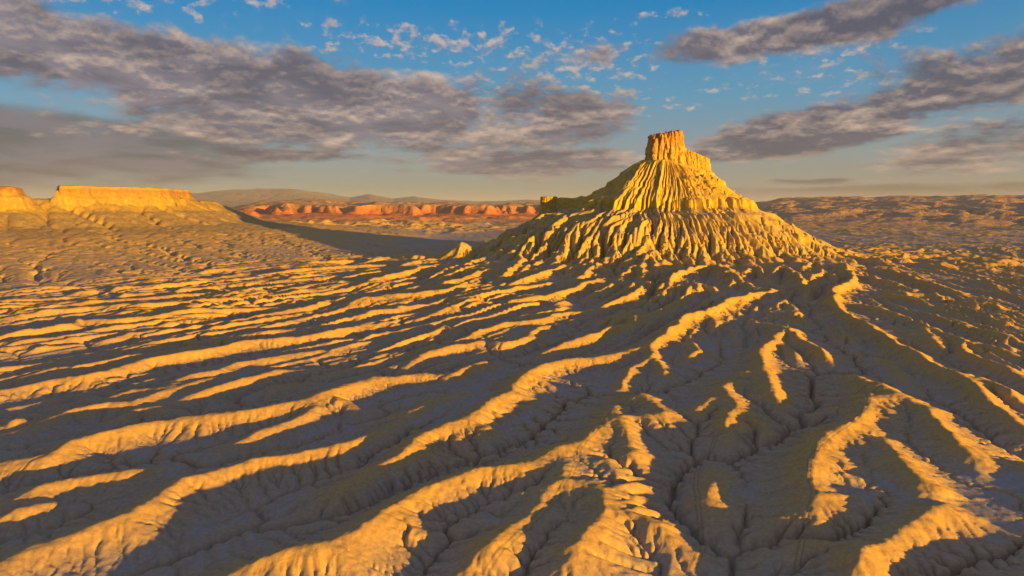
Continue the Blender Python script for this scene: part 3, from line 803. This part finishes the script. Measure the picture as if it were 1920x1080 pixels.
# ------------------------------------------------------------------ materials
def earth(name, strata, patch=None, pscale=0.012, bump=0.5, bscale=1.0, rough=0.95, zwob=6.0, speck=0.25, silt_shade=None):
    """layered badland earth: colours by height of the bed, mottled, with fine relief"""
    mt = bpy.data.materials.new(name); mt.use_nodes = True
    t = mt.node_tree; t.nodes.clear(); g = NB(t)
    geo = g.node('ShaderNodeNewGeometry')
    pos = geo.outputs['Position']
    spx = g.node('ShaderNodeSeparateXYZ'); g.l.new(pos, spx.inputs[0])
    nz = g.noise(pos, 0.02, 4.0, 0.6)
    hz = g.m('ADD', spx.outputs[2], g.m('MULTIPLY', g.m('SUBTRACT', nz, 0.5), zwob * 2))
    lo, hi = strata[0][0], strata[-1][0]
    cr = g.node('ShaderNodeValToRGB')
    e = cr.color_ramp.elements
    while len(e) < len(strata): e.new(0.5)
    for k, (zz, c) in enumerate(strata):
        e[k].position = (zz - lo) / max(hi - lo, 1e-6); e[k].color = (*c, 1)
    mr = g.node('ShaderNodeMapRange'); g.l.new(hz, mr.inputs[0]); mr.inputs[1].default_value = lo; mr.inputs[2].default_value = max(hi, lo + 1e-3)
    g.l.new(mr.outputs[0], cr.inputs[0])
    col = cr.outputs[0]
    if patch:
        pn = g.ramp(g.noise(pos, pscale, 5.0, 0.6, 0.6), 0.42, 0.66)
        col = g.mix(g.m('MULTIPLY', pn, patch[1]), col, (*patch[0], 1))
    if silt_shade:
        at = g.node('ShaderNodeAttribute'); at.attribute_name = 'silt_shade'
        col = g.mix(at.outputs['Fac'], col, (*silt_shade, 1))
    mo = g.noise(pos, 0.35 / bscale, 5.0, 0.65)
    mv = g.ramp(mo, 0.25, 0.75, 1 - speck, 1 + speck)
    col = g.mix(1.0, col, g.vec(mv, mv, mv), 'MULTIPLY')
    f1 = g.noise(pos, 0.9 / bscale, 6.0, 0.68)
    f2 = g.noise(pos, 0.3 / bscale, 4.0, 0.6)
    ht = g.m('ADD', g.m('MULTIPLY', f1, 0.8), g.m('MULTIPLY', f2, 0.6))
    bp = g.node('ShaderNodeBump'); bp.inputs['Strength'].default_value = bump; bp.inputs['Distance'].default_value = 1.0 * bscale
    g.l.new(ht, bp.inputs['Height'])
    bs = g.node('ShaderNodeBsdfPrincipled')
    g.l.new(col, bs.inputs['Base Color']); bs.inputs['Roughness'].default_value = rough
    bs.inputs['Specular IOR Level'].default_value = 0.08
    g.l.new(bp.outputs[0], bs.inputs['Normal'])
    out = g.node('ShaderNodeOutputMaterial'); g.l.new(bs.outputs[0], out.inputs[0])
    return mt


M_GROUND = earth('badland_shale', [(-20, (0.40, 0.28, 0.16)), (3, (0.42, 0.285, 0.14)), (11, (0.46, 0.30, 0.10)), (60, (0.45, 0.295, 0.105))],
                 patch=((0.42, 0.285, 0.14), 0.45), bump=0.45, bscale=0.6, speck=0.16, silt_shade=(0.34, 0.295, 0.275))  # golden crests and grey hollows put sunlight and shade into the shale colour
M_SLOPE = earth('butte_shale', [(20, (0.43, 0.30, 0.08)), (46, (0.37, 0.29, 0.14)), (60, (0.43, 0.305, 0.09)), (80, (0.37, 0.28, 0.14)), (95, (0.42, 0.30, 0.09)), (112, (0.35, 0.275, 0.14)), (124, (0.40, 0.295, 0.11)), (128, (0.48, 0.335, 0.06)), (140, (0.49, 0.34, 0.06)), (152, (0.43, 0.31, 0.09)), (172, (0.48, 0.33, 0.06)), (190, (0.44, 0.31, 0.085)), (230, (0.48, 0.33, 0.06))],
                bump=0.4, bscale=2.5, zwob=3)
M_CAP = earth('cap_sandstone', [(200, (0.48, 0.335, 0.07)), (236, (0.49, 0.34, 0.07)), (242, (0.44, 0.28, 0.07)), (248, (0.48, 0.33, 0.07)), (262, (0.46, 0.29, 0.07)), (268, (0.42, 0.21, 0.06)), (280, (0.46, 0.24, 0.07)), (292, (0.38, 0.17, 0.06))],
              patch=((0.27, 0.145, 0.06), 0.55), pscale=0.07, bump=0.7, bscale=3.0, zwob=3)
M_MESA = earth('mesa_shale', [(5, (0.38, 0.265, 0.13)), (30, (0.37, 0.26, 0.12)), (62, (0.32, 0.23, 0.10)), (104, (0.30, 0.22, 0.10)), (112, (0.36, 0.25, 0.07)), (150, (0.36, 0.25, 0.07)), (166, (0.33, 0.19, 0.06)), (178, (0.29, 0.155, 0.055)), (186, (0.42, 0.27, 0.09))],
               bump=0.5, bscale=4.0, zwob=4)

# ------------------------------------------------------------------ near terrain objects
# pale grey silt on floors, spread up shaded hollows to paint their shade cooler
gzr = np.gradient(Z, axis=0) / np.maximum(np.hypot(np.gradient(X, axis=0), np.gradient(Y, axis=0)), 1e-3)
gzc = np.gradient(Z, axis=1) / np.maximum(np.hypot(np.gradient(X, axis=1), np.gradient(Y, axis=1)), 1e-3)
SL = np.hypot(gzr, gzc)
rel = Z - box(box(Z, 24), 24)
SILT_SHADE = sstep(-rel, -2.6, 1.0) * (0.45 + 0.55 * sstep(-box(SL, 2), -0.34, -0.10)) * (0.85 + 0.3 * fbm(X / 40, Y / 40, 3, 951))
SILT_SHADE = np.clip(SILT_SHADE, 0, 1) * sstep(RB, 300, 420) * sstep(MD, 420, 900)
CO = np.stack([X.ravel(), Y.ravel(), Z.ravel()], -1)
Q = grid_quads(nrow, ncol)
Q = Q[:, [0, 3, 2, 1]]
cell = lambda a: a[:-1, :-1].ravel()
dk = np.hypot(X + 112, Y - 1490)
dsp = (PH - SPUR_A + np.pi) % (2 * np.pi) - np.pi
in_butte = cell(RB < per_interp(PH, LEV[34]) + np.exp(-(dsp / 0.35) ** 2) * 30 - 9)
in_mesa = cell((MD < 400 + 40 * fbm(X / 120, Y / 120, 3, 955)) & (X < -700) & (Y > 1300)) & ~in_butte
in_cap = cell((dcap < 9)) & in_mesa
in_knoll = cell(dk < 62) & ~in_butte & ~in_mesa
rest = ~(in_butte | in_mesa | in_knoll)
ground = mesh_from('ground', CO, Q[rest], M_GROUND)
used_ = np.zeros(len(CO), bool); used_[Q[rest].ravel()] = True
at_ = ground.data.attributes.new('silt_shade', 'FLOAT', 'POINT'); at_.data.foreach_set('value', SILT_SHADE.ravel()[used_].astype(np.float32))
tag(ground, kind='structure')
butte = tag(empty('butte', (BX, BY, 15)), 'tall pointed yellow butte with a blocky cap rising above the ridges', 'butte')
mesa = tag(empty('mesa', (-1500, 2000, 30)), 'long flat-topped golden mesa with a cliff rim beyond the plain', 'mesa')
o = mesh_from('slope', CO, Q[in_mesa & ~in_cap], M_MESA); adopt(o, mesa)
capx = cell(X)
CAPSPLIT = cell(poly_dist(X, Y, CAPA) < 40)
o = mesh_from('rim_cliff', CO, Q[in_cap & CAPSPLIT], M_MESA); adopt(o, mesa)
if (in_cap & ~CAPSPLIT).any():
    o = mesh_from('rim_cliff', CO, Q[in_cap & ~CAPSPLIT], M_MESA); adopt(o, mesa)
knoll = mesh_from('knoll', CO, Q[in_knoll], M_SLOPE)
tag(knoll, 'small sunlit cone of shale at the foot of the tall butte', 'knoll')

# ------------------------------------------------------------------ butte: polar grid, from the cap's foot to the fan
NPH = 1000
u = np.linspace(0, 1, NPH, endpoint=False)
phi = 2 * np.pi * u
phi = phi - 0.35 * np.cos(phi)                 # columns closer together on the side towards the camera


def r_outer(ph):
    d = (ph - SPUR_A + np.pi) % (2 * np.pi) - np.pi
    return per_interp(ph, LEV[34]) + np.exp(-(d / 0.35) ** 2) * 30


r_out = r_outer(phi)
r_in = 28.0
NT = 265
tt = np.linspace(0, 1, NT) ** 0.92
RR = r_in + (r_out[None] - r_in) * tt[:, None]
XX = BX + RR * np.cos(phi)[None]; YY = BY + RR * np.sin(phi)[None]
PHM = np.tile(phi[None], (NT, 1))
wr = RR + 4 * fbm(XX / 60, YY / 60, 2, 702)
lv = [capz_ for capz_ in (0,)]
rcap = per_interp(PHM, [92, 50, 40, 42, 48, 44, 42, 54, 92])
capz = per_interp(PHM, [208, 217, 226, 226, 230, 229, 227, 218, 208])
rrim = per_interp(PHM, LEV[127]) - 6
t1 = np.clip((wr - rcap) / (rrim - rcap), 0, 1)
zu = capz + (137 - capz) * t1 ** 1.0
zl, _, _ = butte_low(BX + wr * np.cos(PHM), BY + wr * np.sin(PHM))
ZZ = np.where(wr < rrim, zu, np.minimum(zl + 5, 136))
# the spur with the knob at its end
al = (XX - BX) * SPUR[0] + (YY - BY) * SPUR[1]; ac = np.abs((XX - BX) * SPUR[1] - (YY - BY) * SPUR[0]) + 3 * perlin(XX / 18, YY / 18, 712)
cr_ = np.interp(al, [60, 130, 180, 225, SPUR_L], [190, 158, 147, 143, 139]) + 2.5 * perlin(al / 30, 0 * al, 713)
spz = np.where(al > 40, cr_ - np.interp(ac, [0, 6, 10, 14, 200], [0, 1.0, 3, 20, 156]) - np.maximum(al - SPUR_L, 0) * 0.9, -99)
ZZ = np.maximum(ZZ, spz)
slope_w = np.clip(t1 * 5, 0, 1)
fl = ridged(PHM * 3.4 + 0.25 * fbm(RR / 90, PHM * 2, 2, 79), RR / 260, 5, 80, 0.66)
ZZ = ZZ + (fl - 1.2) * 10.0 * slope_w + 0.35 * fbm(XX / 20, YY / 20, 3, 78) * slope_w + 2.6 * fbm(XX / 58, YY / 58, 2, 778) * slope_w + 9.0 * (ridged(PHM * 1.9, RR / 320, 2, 785, 0.5) - 0.9) * slope_w * sstep(RR, 90, 160)
wz = sstep(tt, 1.0, 0.60)[:, None]
ZS = sample_Z(XX, YY)
ZZ = ZZ * wz + ZS * (1 - wz)
ZZ = ZZ + 0.08 * rng.normal(size=ZZ.shape) * wz
KB = 0.46 + 0.42 * np.clip(fbm(XX / 60, YY / 60, 2, 721), -0.7, 1) + 0.22 * sstep(ZZ, 150, 180)
KB = KB * np.where(spz > ZZ - 6, 0.25, 1.0)
pad = 8
pw = lambda a: np.concatenate([a[:, -pad:], a, a[:, :pad]], 1)
ZP, AP = fastscape(pw(ZZ), pw(XX), pw(YY), pw(KB) * 0.95, 12, diff=0.8)
ZP = ZP[:, pad:-pad]
ZP = ZP + (0.55 * (ZP - box(ZP, 5)) + 0.5 * (box(ZP, 2) - box(box(ZP, 9), 9))) * np.clip((160 - ZP) / 60, 0.25, 1) * np.clip((tt[:, None] - 0.05) * 10, 0, 1)
# hard bed: a wall that follows the ribs round the cone
zb0 = 133 + 2.5 * perlin(XX / 60, YY / 60, 731)
ZP = ZP + (7.0 + 2 * perlin(XX / 45, YY / 45, 733)) * np.tanh((ZP - zb0) / 1.3) * np.exp(-((ZP - zb0) / 20) ** 2)
for zb_, am_ in ((176, 2.4), (198, 1.8), (158, 1.8), (108, 1.6), (84, 1.4), (62, 1.2)):
    zq_ = zb_ + 1.5 * perlin(XX / 50, YY / 50, int(zb_))
    ZP = ZP + am_ * (1 + 0.6 * perlin(XX / 35, YY / 35, int(zb_) + 1)) * np.tanh((ZP - zq_) / 0.9) * np.exp(-((ZP - zq_) / 7) ** 2)
wz = sstep(tt, 1.0, 0.80)[:, None]
ZZ = ZP * wz + (ZS + 0.12) * (1 - wz)
co = np.stack([XX.ravel(), YY.ravel(), ZZ.ravel()], -1)
BQ = grid_quads(NT, NPH, True)[:, [0, 3, 2, 1]]
zq = ZZ.ravel()[BQ].mean(1)
for nm, sel in (('upper_slope', zq > 142), ('cliff_band', (zq <= 142) & (zq > 126)), ('lower_slope', zq <= 126)):
    o = mesh_from(nm, co, BQ[sel], M_SLOPE); adopt(o, butte)


# ------------------------------------------------------------------ rock bodies: cap, shoulder, knob
def rock_body(name, pts, zlo, ztop, mat, flare=0.14, nv=70, step=0.8, seed=1, top_rough=3.0, pill=4.0, parent=None, pf=1.0):
    """cliff-sided block on a plan polygon; ztop is a function of x, y"""
    P = np.array(pts, float); n = len(P)
    # resample the outline with rounded corners
    seg = np.roll(P, -1, 0) - P; L = np.hypot(seg[:, 0], seg[:, 1]); tot = L.sum()
    m = int(tot / step); s = np.linspace(0, tot, m, endpoint=False); cs = np.concatenate([[0], np.cumsum(L)])
    k = np.clip(np.searchsorted(cs, s, 'right') - 1, 0, n - 1); f = (s - cs[k]) / L[k]
    q = P[k] + seg[k] * f[:, None]
    ker = 9
    for _ in range(3):
        q = sum(np.roll(q, d, 0) for d in range(-ker // 2, ker // 2 + 1)) / (2 * (ker // 2) + (1 if ker % 2 == 0 else 2) - 0) if False else (np.roll(q, 3, 0) + np.roll(q, -3, 0) + q) / 3
    tg = np.roll(q, -1, 0) - np.roll(q, 1, 0); nn = np.stack([tg[:, 1], -tg[:, 0]], -1); nn /= np.maximum(np.hypot(nn[:, 0], nn[:, 1]), 1e-6)[:, None]
    area2 = np.sum(q[:, 0] * np.roll(q[:, 1], -1) - np.roll(q[:, 0], -1) * q[:, 1])
    if area2 < 0: nn = -nn
    c = q.mean(0)
    zt = ztop(q[:, 0], q[:, 1]) + top_rough * perlin(s / (6 * pf), 0 * s + seed, seed)
    v = np.linspace(0, 1, nv)
    zz = zlo + (zt[None] - zlo) * v[:, None]
    S = np.tile(s[None], (nv, 1))
    # columns and clefts, stronger towards the top; ledges between beds
    col = perlin(S / (9 * pf) + 0.25 * perlin(S / 5, zz / 12, seed + 3), zz / 45, seed + 1)
    cleft = -np.maximum(0.22 - np.abs(perlin(S / (11 * pf), zz / 60, seed + 2)), 0) / 0.22
    fine = fbm(S / 3.0, zz / 3.0, 3, seed + 4)
    ledge = np.sign(np.sin(zz / 5.5 + 1.2 * perlin(S / 30, zz / 30, seed + 6))) * 0.9
    off = flare * (zt[None] - zz) + pill * (0.55 * col + 0.9 * cleft * (0.35 + 0.65 * v[:, None])) + 0.9 * fine + ledge
    off = off - 2.2 * np.clip((v[:, None] - 0.965) / 0.035, 0, 1) ** 2
    px = q[None, :, 0] + nn[None, :, 0] * off; py = q[None, :, 1] + nn[None, :, 1] * off
    co = [np.stack([px.ravel(), py.ravel(), zz.ravel()], -1)]
    # the top
    nt = 12
    for a in range(1, nt + 1):
        w = 1 - a / nt
        tx = c[0] + (px[-1] - c[0]) * w; ty = c[1] + (py[-1] - c[1]) * w
        tz_ = ztop(tx, ty) + top_rough * (perlin(s / (6 * pf), 0 * s + seed, seed) * w + 0.5 * perlin(tx / 9, ty / 9, seed + 9) * (1 - w))
        co.append(np.stack([tx, ty, tz_], -1))
    co = np.concatenate(co)
    o = mesh_from(name, co, grid_quads(nv + nt, m, True), mat)
    if parent is not None: adopt(o, parent)
    return o


B = lambda x, y: (BX + x, BY + y)
rock_body('cap_rock', [B(-33, -12), B(-26, -24), B(-8, -29), B(14, -28), B(31, -22), B(38, -6), B(34, 18), B(10, 28), B(-20, 26), B(-33, 8)],
          196, lambda x, y: 287 + 4 * np.tanh((x - BX) / 14) - 0.2 * np.maximum(x - BX - 36, 0), M_CAP, flare=0.19, nv=90, seed=11, pill=7.5, top_rough=6.0, parent=butte)
rock_body('shoulder_cliff', [B(30, -22), B(60, -24), B(92, -20), B(101, -12), B(100, 8), B(70, 18), B(30, 20)],
          188, lambda x, y: 252 - 0.36 * np.clip(x - BX - 42, 0, 90), M_CAP, flare=0.05, nv=60, seed=31, pill=2.6, parent=butte)
rock_body('rock_knob', [*[B(SPUR[0] * 258 + a_, SPUR[1] * 258 + b_) for a_, b_ in ((-20, -8), (-14, -20), (10, -22), (18, -8), (14, 18), (-14, 22))]],
          96, lambda x, y: 150 + 0 * x, M_CAP, flare=0.10, nv=50, seed=51, pill=2.0, top_rough=1.5, parent=butte)


# fallen blocks below the cliffs
def blocks(name, n, picks, size, seed, parent, mat):
    r_ = np.random.default_rng(seed); vs = []; fs = []
    for k in range(n):
        x, y, z = picks(r_); sz = size * r_.uniform(0.4, 1.0) ** 1.5 + 0.5
        b = np.array([(a, b_, c) for c in (-1, 1) for b_ in (-1, 1) for a in (-1, 1)], float) * sz * r_.uniform(0.6, 1.0, 3) * (1 + r_.normal(0, 0.16, (8, 3)))
        q = mathutils.Euler(r_.uniform(0, 6.28, 3)).to_matrix(); b = b @ np.array(q).T
        vs.append(b + (x, y, z + 0.25 * sz)); o8 = 8 * k
        fs += [(o8, o8 + 2, o8 + 3, o8 + 1), (o8 + 4, o8 + 5, o8 + 7, o8 + 6), (o8, o8 + 1, o8 + 5, o8 + 4), (o8 + 2, o8 + 6, o8 + 7, o8 + 3), (o8, o8 + 4, o8 + 6, o8 + 2), (o8 + 1, o8 + 3, o8 + 7, o8 + 5)]
    o = mesh_from(name, np.concatenate(vs), np.array(fs), mat, smooth=False)
    if parent is not None: adopt(o, parent)
    tag(o, kind='stuff'); return o


def pick_butte(lo, hi, a0, a1):
    def f(r_):
        while True:
            i = r_.integers(0, NT); j = r_.integers(0, NPH)
            if lo < ZZ[i, j] < hi and a0 < phi[j] % (2 * np.pi) < a1: return XX[i, j], YY[i, j], ZZ[i, j]
    return f


blocks('fallen_rocks', 90, pick_butte(150, 205, R(285), R(359)), 3.2, 61, butte, M_CAP)
blocks('fallen_rocks', 160, pick_butte(28, 60, R(215), R(345)), 2.6, 62, butte, M_CAP)
blocks('fallen_rocks', 60, pick_butte(112, 128, R(185), R(355)), 2.2, 63, butte, M_CAP)


# wheel tracks along the ridge crests and the wash
M_TRACK = earth('packed_dirt', [(-30, (0.30, 0.225, 0.125)), (60, (0.31, 0.23, 0.115))], bump=0.25, bscale=0.5, speck=0.12)
def track(label, pts, h, width=0.55, gauge=1.7):
    P = np.array([unproject(a, b, h) for a, b in pts])
    # smooth line through the points
    L = np.concatenate([[0], np.cumsum(np.hypot(*np.diff(P, axis=0).T))]); n = int(L[-1] / 0.8)
    t = np.linspace(0, L[-1], n); q = np.stack([np.interp(t, L, P[:, 0]), np.interp(t, L, P[:, 1])], -1)
    for _ in range(40):
        q[1:-1] = (q[:-2] + q[2:] + 2 * q[1:-1]) / 4
    q = q + np.stack([perlin(t / 17, 0 * t, 901), perlin(t / 17, 0 * t, 902)], -1) * 0.9
    tg = np.gradient(q, axis=0); nn = np.stack([-tg[:, 1], tg[:, 0]], -1); nn /= np.hypot(nn[:, 0], nn[:, 1])[:, None] + 1e-9
    vs = []; fs = []
    for side in (-1, 1):
        base = sum(len(v) for v in vs)
        cols = [q + nn * (side * gauge / 2 + w) for w in (-width / 2, 0, width / 2)]
        z = [sample_Z(c[:, 0], c[:, 1]) + dz for c, dz in zip(cols, (0.06, 0.03, 0.06))]
        vs.append(np.stack([np.stack([c[:, 0], c[:, 1], zz], -1) for c, zz in zip(cols, z)], 1).reshape(-1, 3))
        fs.append(grid_quads(n, 3) + base)
    o = mesh_from('dirt_track', np.concatenate(vs), np.concatenate(fs)[:, ::-1], M_TRACK)
    tag(o, label, 'track', 'wheel tracks across the badlands', 'structure')


track('faint wheel track along the big ridge in the middle foreground', [(1177,737),(1150,760),(1126,790),(1087,828),(1085,845),(1070,879),(1049,908),(1004,950),(960,990),(905,1040)], 15)
track('faint wheel track curving down the ridge on the right', [(1605,702),(1622,730),(1632,747),(1618,772),(1600,793),(1576,807),(1541,831),(1520,864),(1517,893),(1527,918),(1518,942),(1505,1000),(1480,1060)], 13)
track('faint wheel track down the sandy wash bed', [(1352,830),(1310,880),(1303,930),(1310,985),(1318,1040),(1300,1085)], 1)
print('butte', time.time() - T0)

# ------------------------------------------------------------------ far country
FTH = 0.0026; FDU = 0.0062
fth = np.arange(-0.86, 0.86, FTH); frr = 4150.0 * np.exp(FDU * np.arange(int(math.log(60000 / 4150.0) / FDU)))
FX = frr[:, None] * np.sin(fth)[None]; FY = frr[:, None] * np.cos(fth)[None]
AZ = np.tile(fth[None], (len(frr), 1)); RRF = np.tile(frr[:, None], (1, len(fth)))


def az_px(px): return math.atan((px - 960) / 1280.0)


wob = fbm(FX / 3000, FY / 3000, 4, 201)
FZ = 8 + 10 * fbm(FX / 900, FY / 900, 4, 203)
FZ = FZ + 26 * np.maximum(ridged(FX / 700, FY / 700, 5, 205, 0.55) - 0.9, 0) * sstep(RRF, 4100, 5000)
# red cliffs in the middle distance, left of the butte
azl, azr = az_px(560), az_px(1075)
lft = sstep(AZ, az_px(380), az_px(560)) * (1 - sstep(AZ, az_px(1150), az_px(1300)))
dl = RRF + 700 * fbm(FX / 1500, FY / 1500, 4, 211) + 260 * (ridged(FX / 420, FY / 420, 3, 213) - 1)
step1 = sstep(dl, 6400, 6560) * 84 + sstep(dl, 5300, 5420) * 16 + sstep(dl, 7400, 7520) * 26 + sstep(dl, 5600, 6400) * 12
FZ = FZ + lft * step1 * (1 - 0.75 * sstep(dl, 7600, 9500))
# low hills on the left behind the mesa
hl = (1 - sstep(AZ, az_px(520), az_px(700))) * sstep(RRF, 5000, 9000) * 55
FZ = FZ + hl * (1 + 0.5 * wob)
# long dissected rise on the right
rt = sstep(AZ, az_px(1240), az_px(1480))
rise = np.interp(RRF, [4150, 4700, 7500, 9500, 14000], [0, 10, 150, 232, 120])
rb2 = ridged(FX / 620 + 0.3 * FY / 620, FY / 620, 6, 221, 0.58) - 1.1
FZ = FZ * (1 - 0.5 * rt) + rt * (rise * (1 + 0.16 * wob) * (0.80 + 0.22 * sstep(AZ, az_px(1400), az_px(1700))) + 34 * rb2 * sstep(RRF, 4300, 6200))
# far mountains
def mt_profile():
    pxs = [200, 340, 440, 560, 600, 660, 695, 740, 780, 830, 900, 980, 1100, 1240, 1400]
    pys = [385, 374, 363, 363, 367, 374, 367, 375, 371, 377, 381, 378, 374, 380, 384]
    return np.array([az_px(p) for p in pxs]), np.array(pys)
pa, py_ = mt_profile()
mtop = np.interp(AZ, pa, (385 - py_) / 1280.0) / np.cos(AZ)
DM = 30000.0
mz = (CAM_Z + mtop * DM) * np.exp(-((RRF * np.cos(0 * AZ) - DM) / 5200) ** 2) * (1 + 0.05 * fbm(FX / 2500, FY / 2500, 4, 231))
mz = mz * sstep(AZ, az_px(120), az_px(360)) * (1 - sstep(AZ, az_px(1300), az_px(1500)))
FZ = FZ + np.maximum(mz + 120 * sstep(RRF, 18000, 26000) * (ridged(FX / 5000, FY / 5000, 4, 233) - 1.2) * 0.5, 0) * sstep(RRF, 12000, 24000)
FZ = FZ - sstep(RRF, 40000, 60000) * 120
FZ, FA = fastscape(FZ, FX, FY, 0.10 + 0.25 * rt + 0.25 * lft, 6, diff=0)
# tuck the near edge under the near terrain
FZ = FZ - 30 * (1 - sstep(RRF, 4150, 4330))
M_FAR = earth('far_desert', [(-20, (0.40, 0.26, 0.16)), (40, (0.42, 0.26, 0.15)), (140, (0.40, 0.25, 0.16)), (300, (0.42, 0.24, 0.15))], patch=((0.30, 0.23, 0.16), 0.8), bump=0.6, bscale=30, zwob=20)
M_RED = earth('red_sandstone', [(0, (0.40, 0.25, 0.13)), (30, (0.43, 0.19, 0.08)), (60, (0.44, 0.15, 0.065)), (95, (0.42, 0.17, 0.08)), (130, (0.43, 0.24, 0.12))], bump=0.6, bscale=20, zwob=8, speck=0.3)
M_MTN = earth('far_mountain', [(100, (0.22, 0.17, 0.17)), (700, (0.17, 0.15, 0.17))], patch=((0.30, 0.20, 0.16), 0.6), bump=0.6, bscale=120, zwob=40)  # bluish tint puts part of the distance haze into the rock colour
FCO = np.stack([FX.ravel(), FY.ravel(), FZ.ravel()], -1)
FQ = grid_quads(len(frr), len(fth))[:, [0, 3, 2, 1]]
fc = lambda a: a[:-1, :-1].ravel()
is_m = fc(RRF > 15000)
is_red = fc((lft > 0.3) & (dl > 4900) & (dl < 9500)) & ~is_m
is_r = fc((rt > 0.5)) & ~is_m & ~is_red
for nm, sel, mt in (('plain', ~(is_m | is_red | is_r), M_FAR), ('red_cliffs', is_red, M_RED), ('hills', is_r, M_FAR), ('mountains', is_m, M_MTN)):
    o = mesh_from(nm, FCO, FQ[sel], mt); tag(o, kind='structure')

# ------------------------------------------------------------------ haze
hm = bpy.data.materials.new('haze_air'); hm.use_nodes = True
ht = hm.node_tree; ht.nodes.clear()
pv = ht.nodes.new('ShaderNodeVolumePrincipled')
pv.inputs['Color'].default_value = (0.62, 0.70, 1.0, 1); pv.inputs['Density'].default_value = HAZE; pv.inputs['Anisotropy'].default_value = 0.0
ho = ht.nodes.new('ShaderNodeOutputMaterial'); ht.links.new(pv.outputs[0], ho.inputs['Volume'])
hb = np.array([(sx, sy, sz) for sz in (-160, 760) for sy in (-3000, 64000) for sx in (-64000, 64000)], float)
hq = np.array([(0, 2, 3, 1), (4, 5, 7, 6), (0, 1, 5, 4), (2, 6, 7, 3), (0, 4, 6, 2), (1, 3, 7, 5)])
haze = mesh_from('haze', hb, hq, hm, smooth=False)
tag(haze, kind='stuff')
print('done', time.time() - T0)
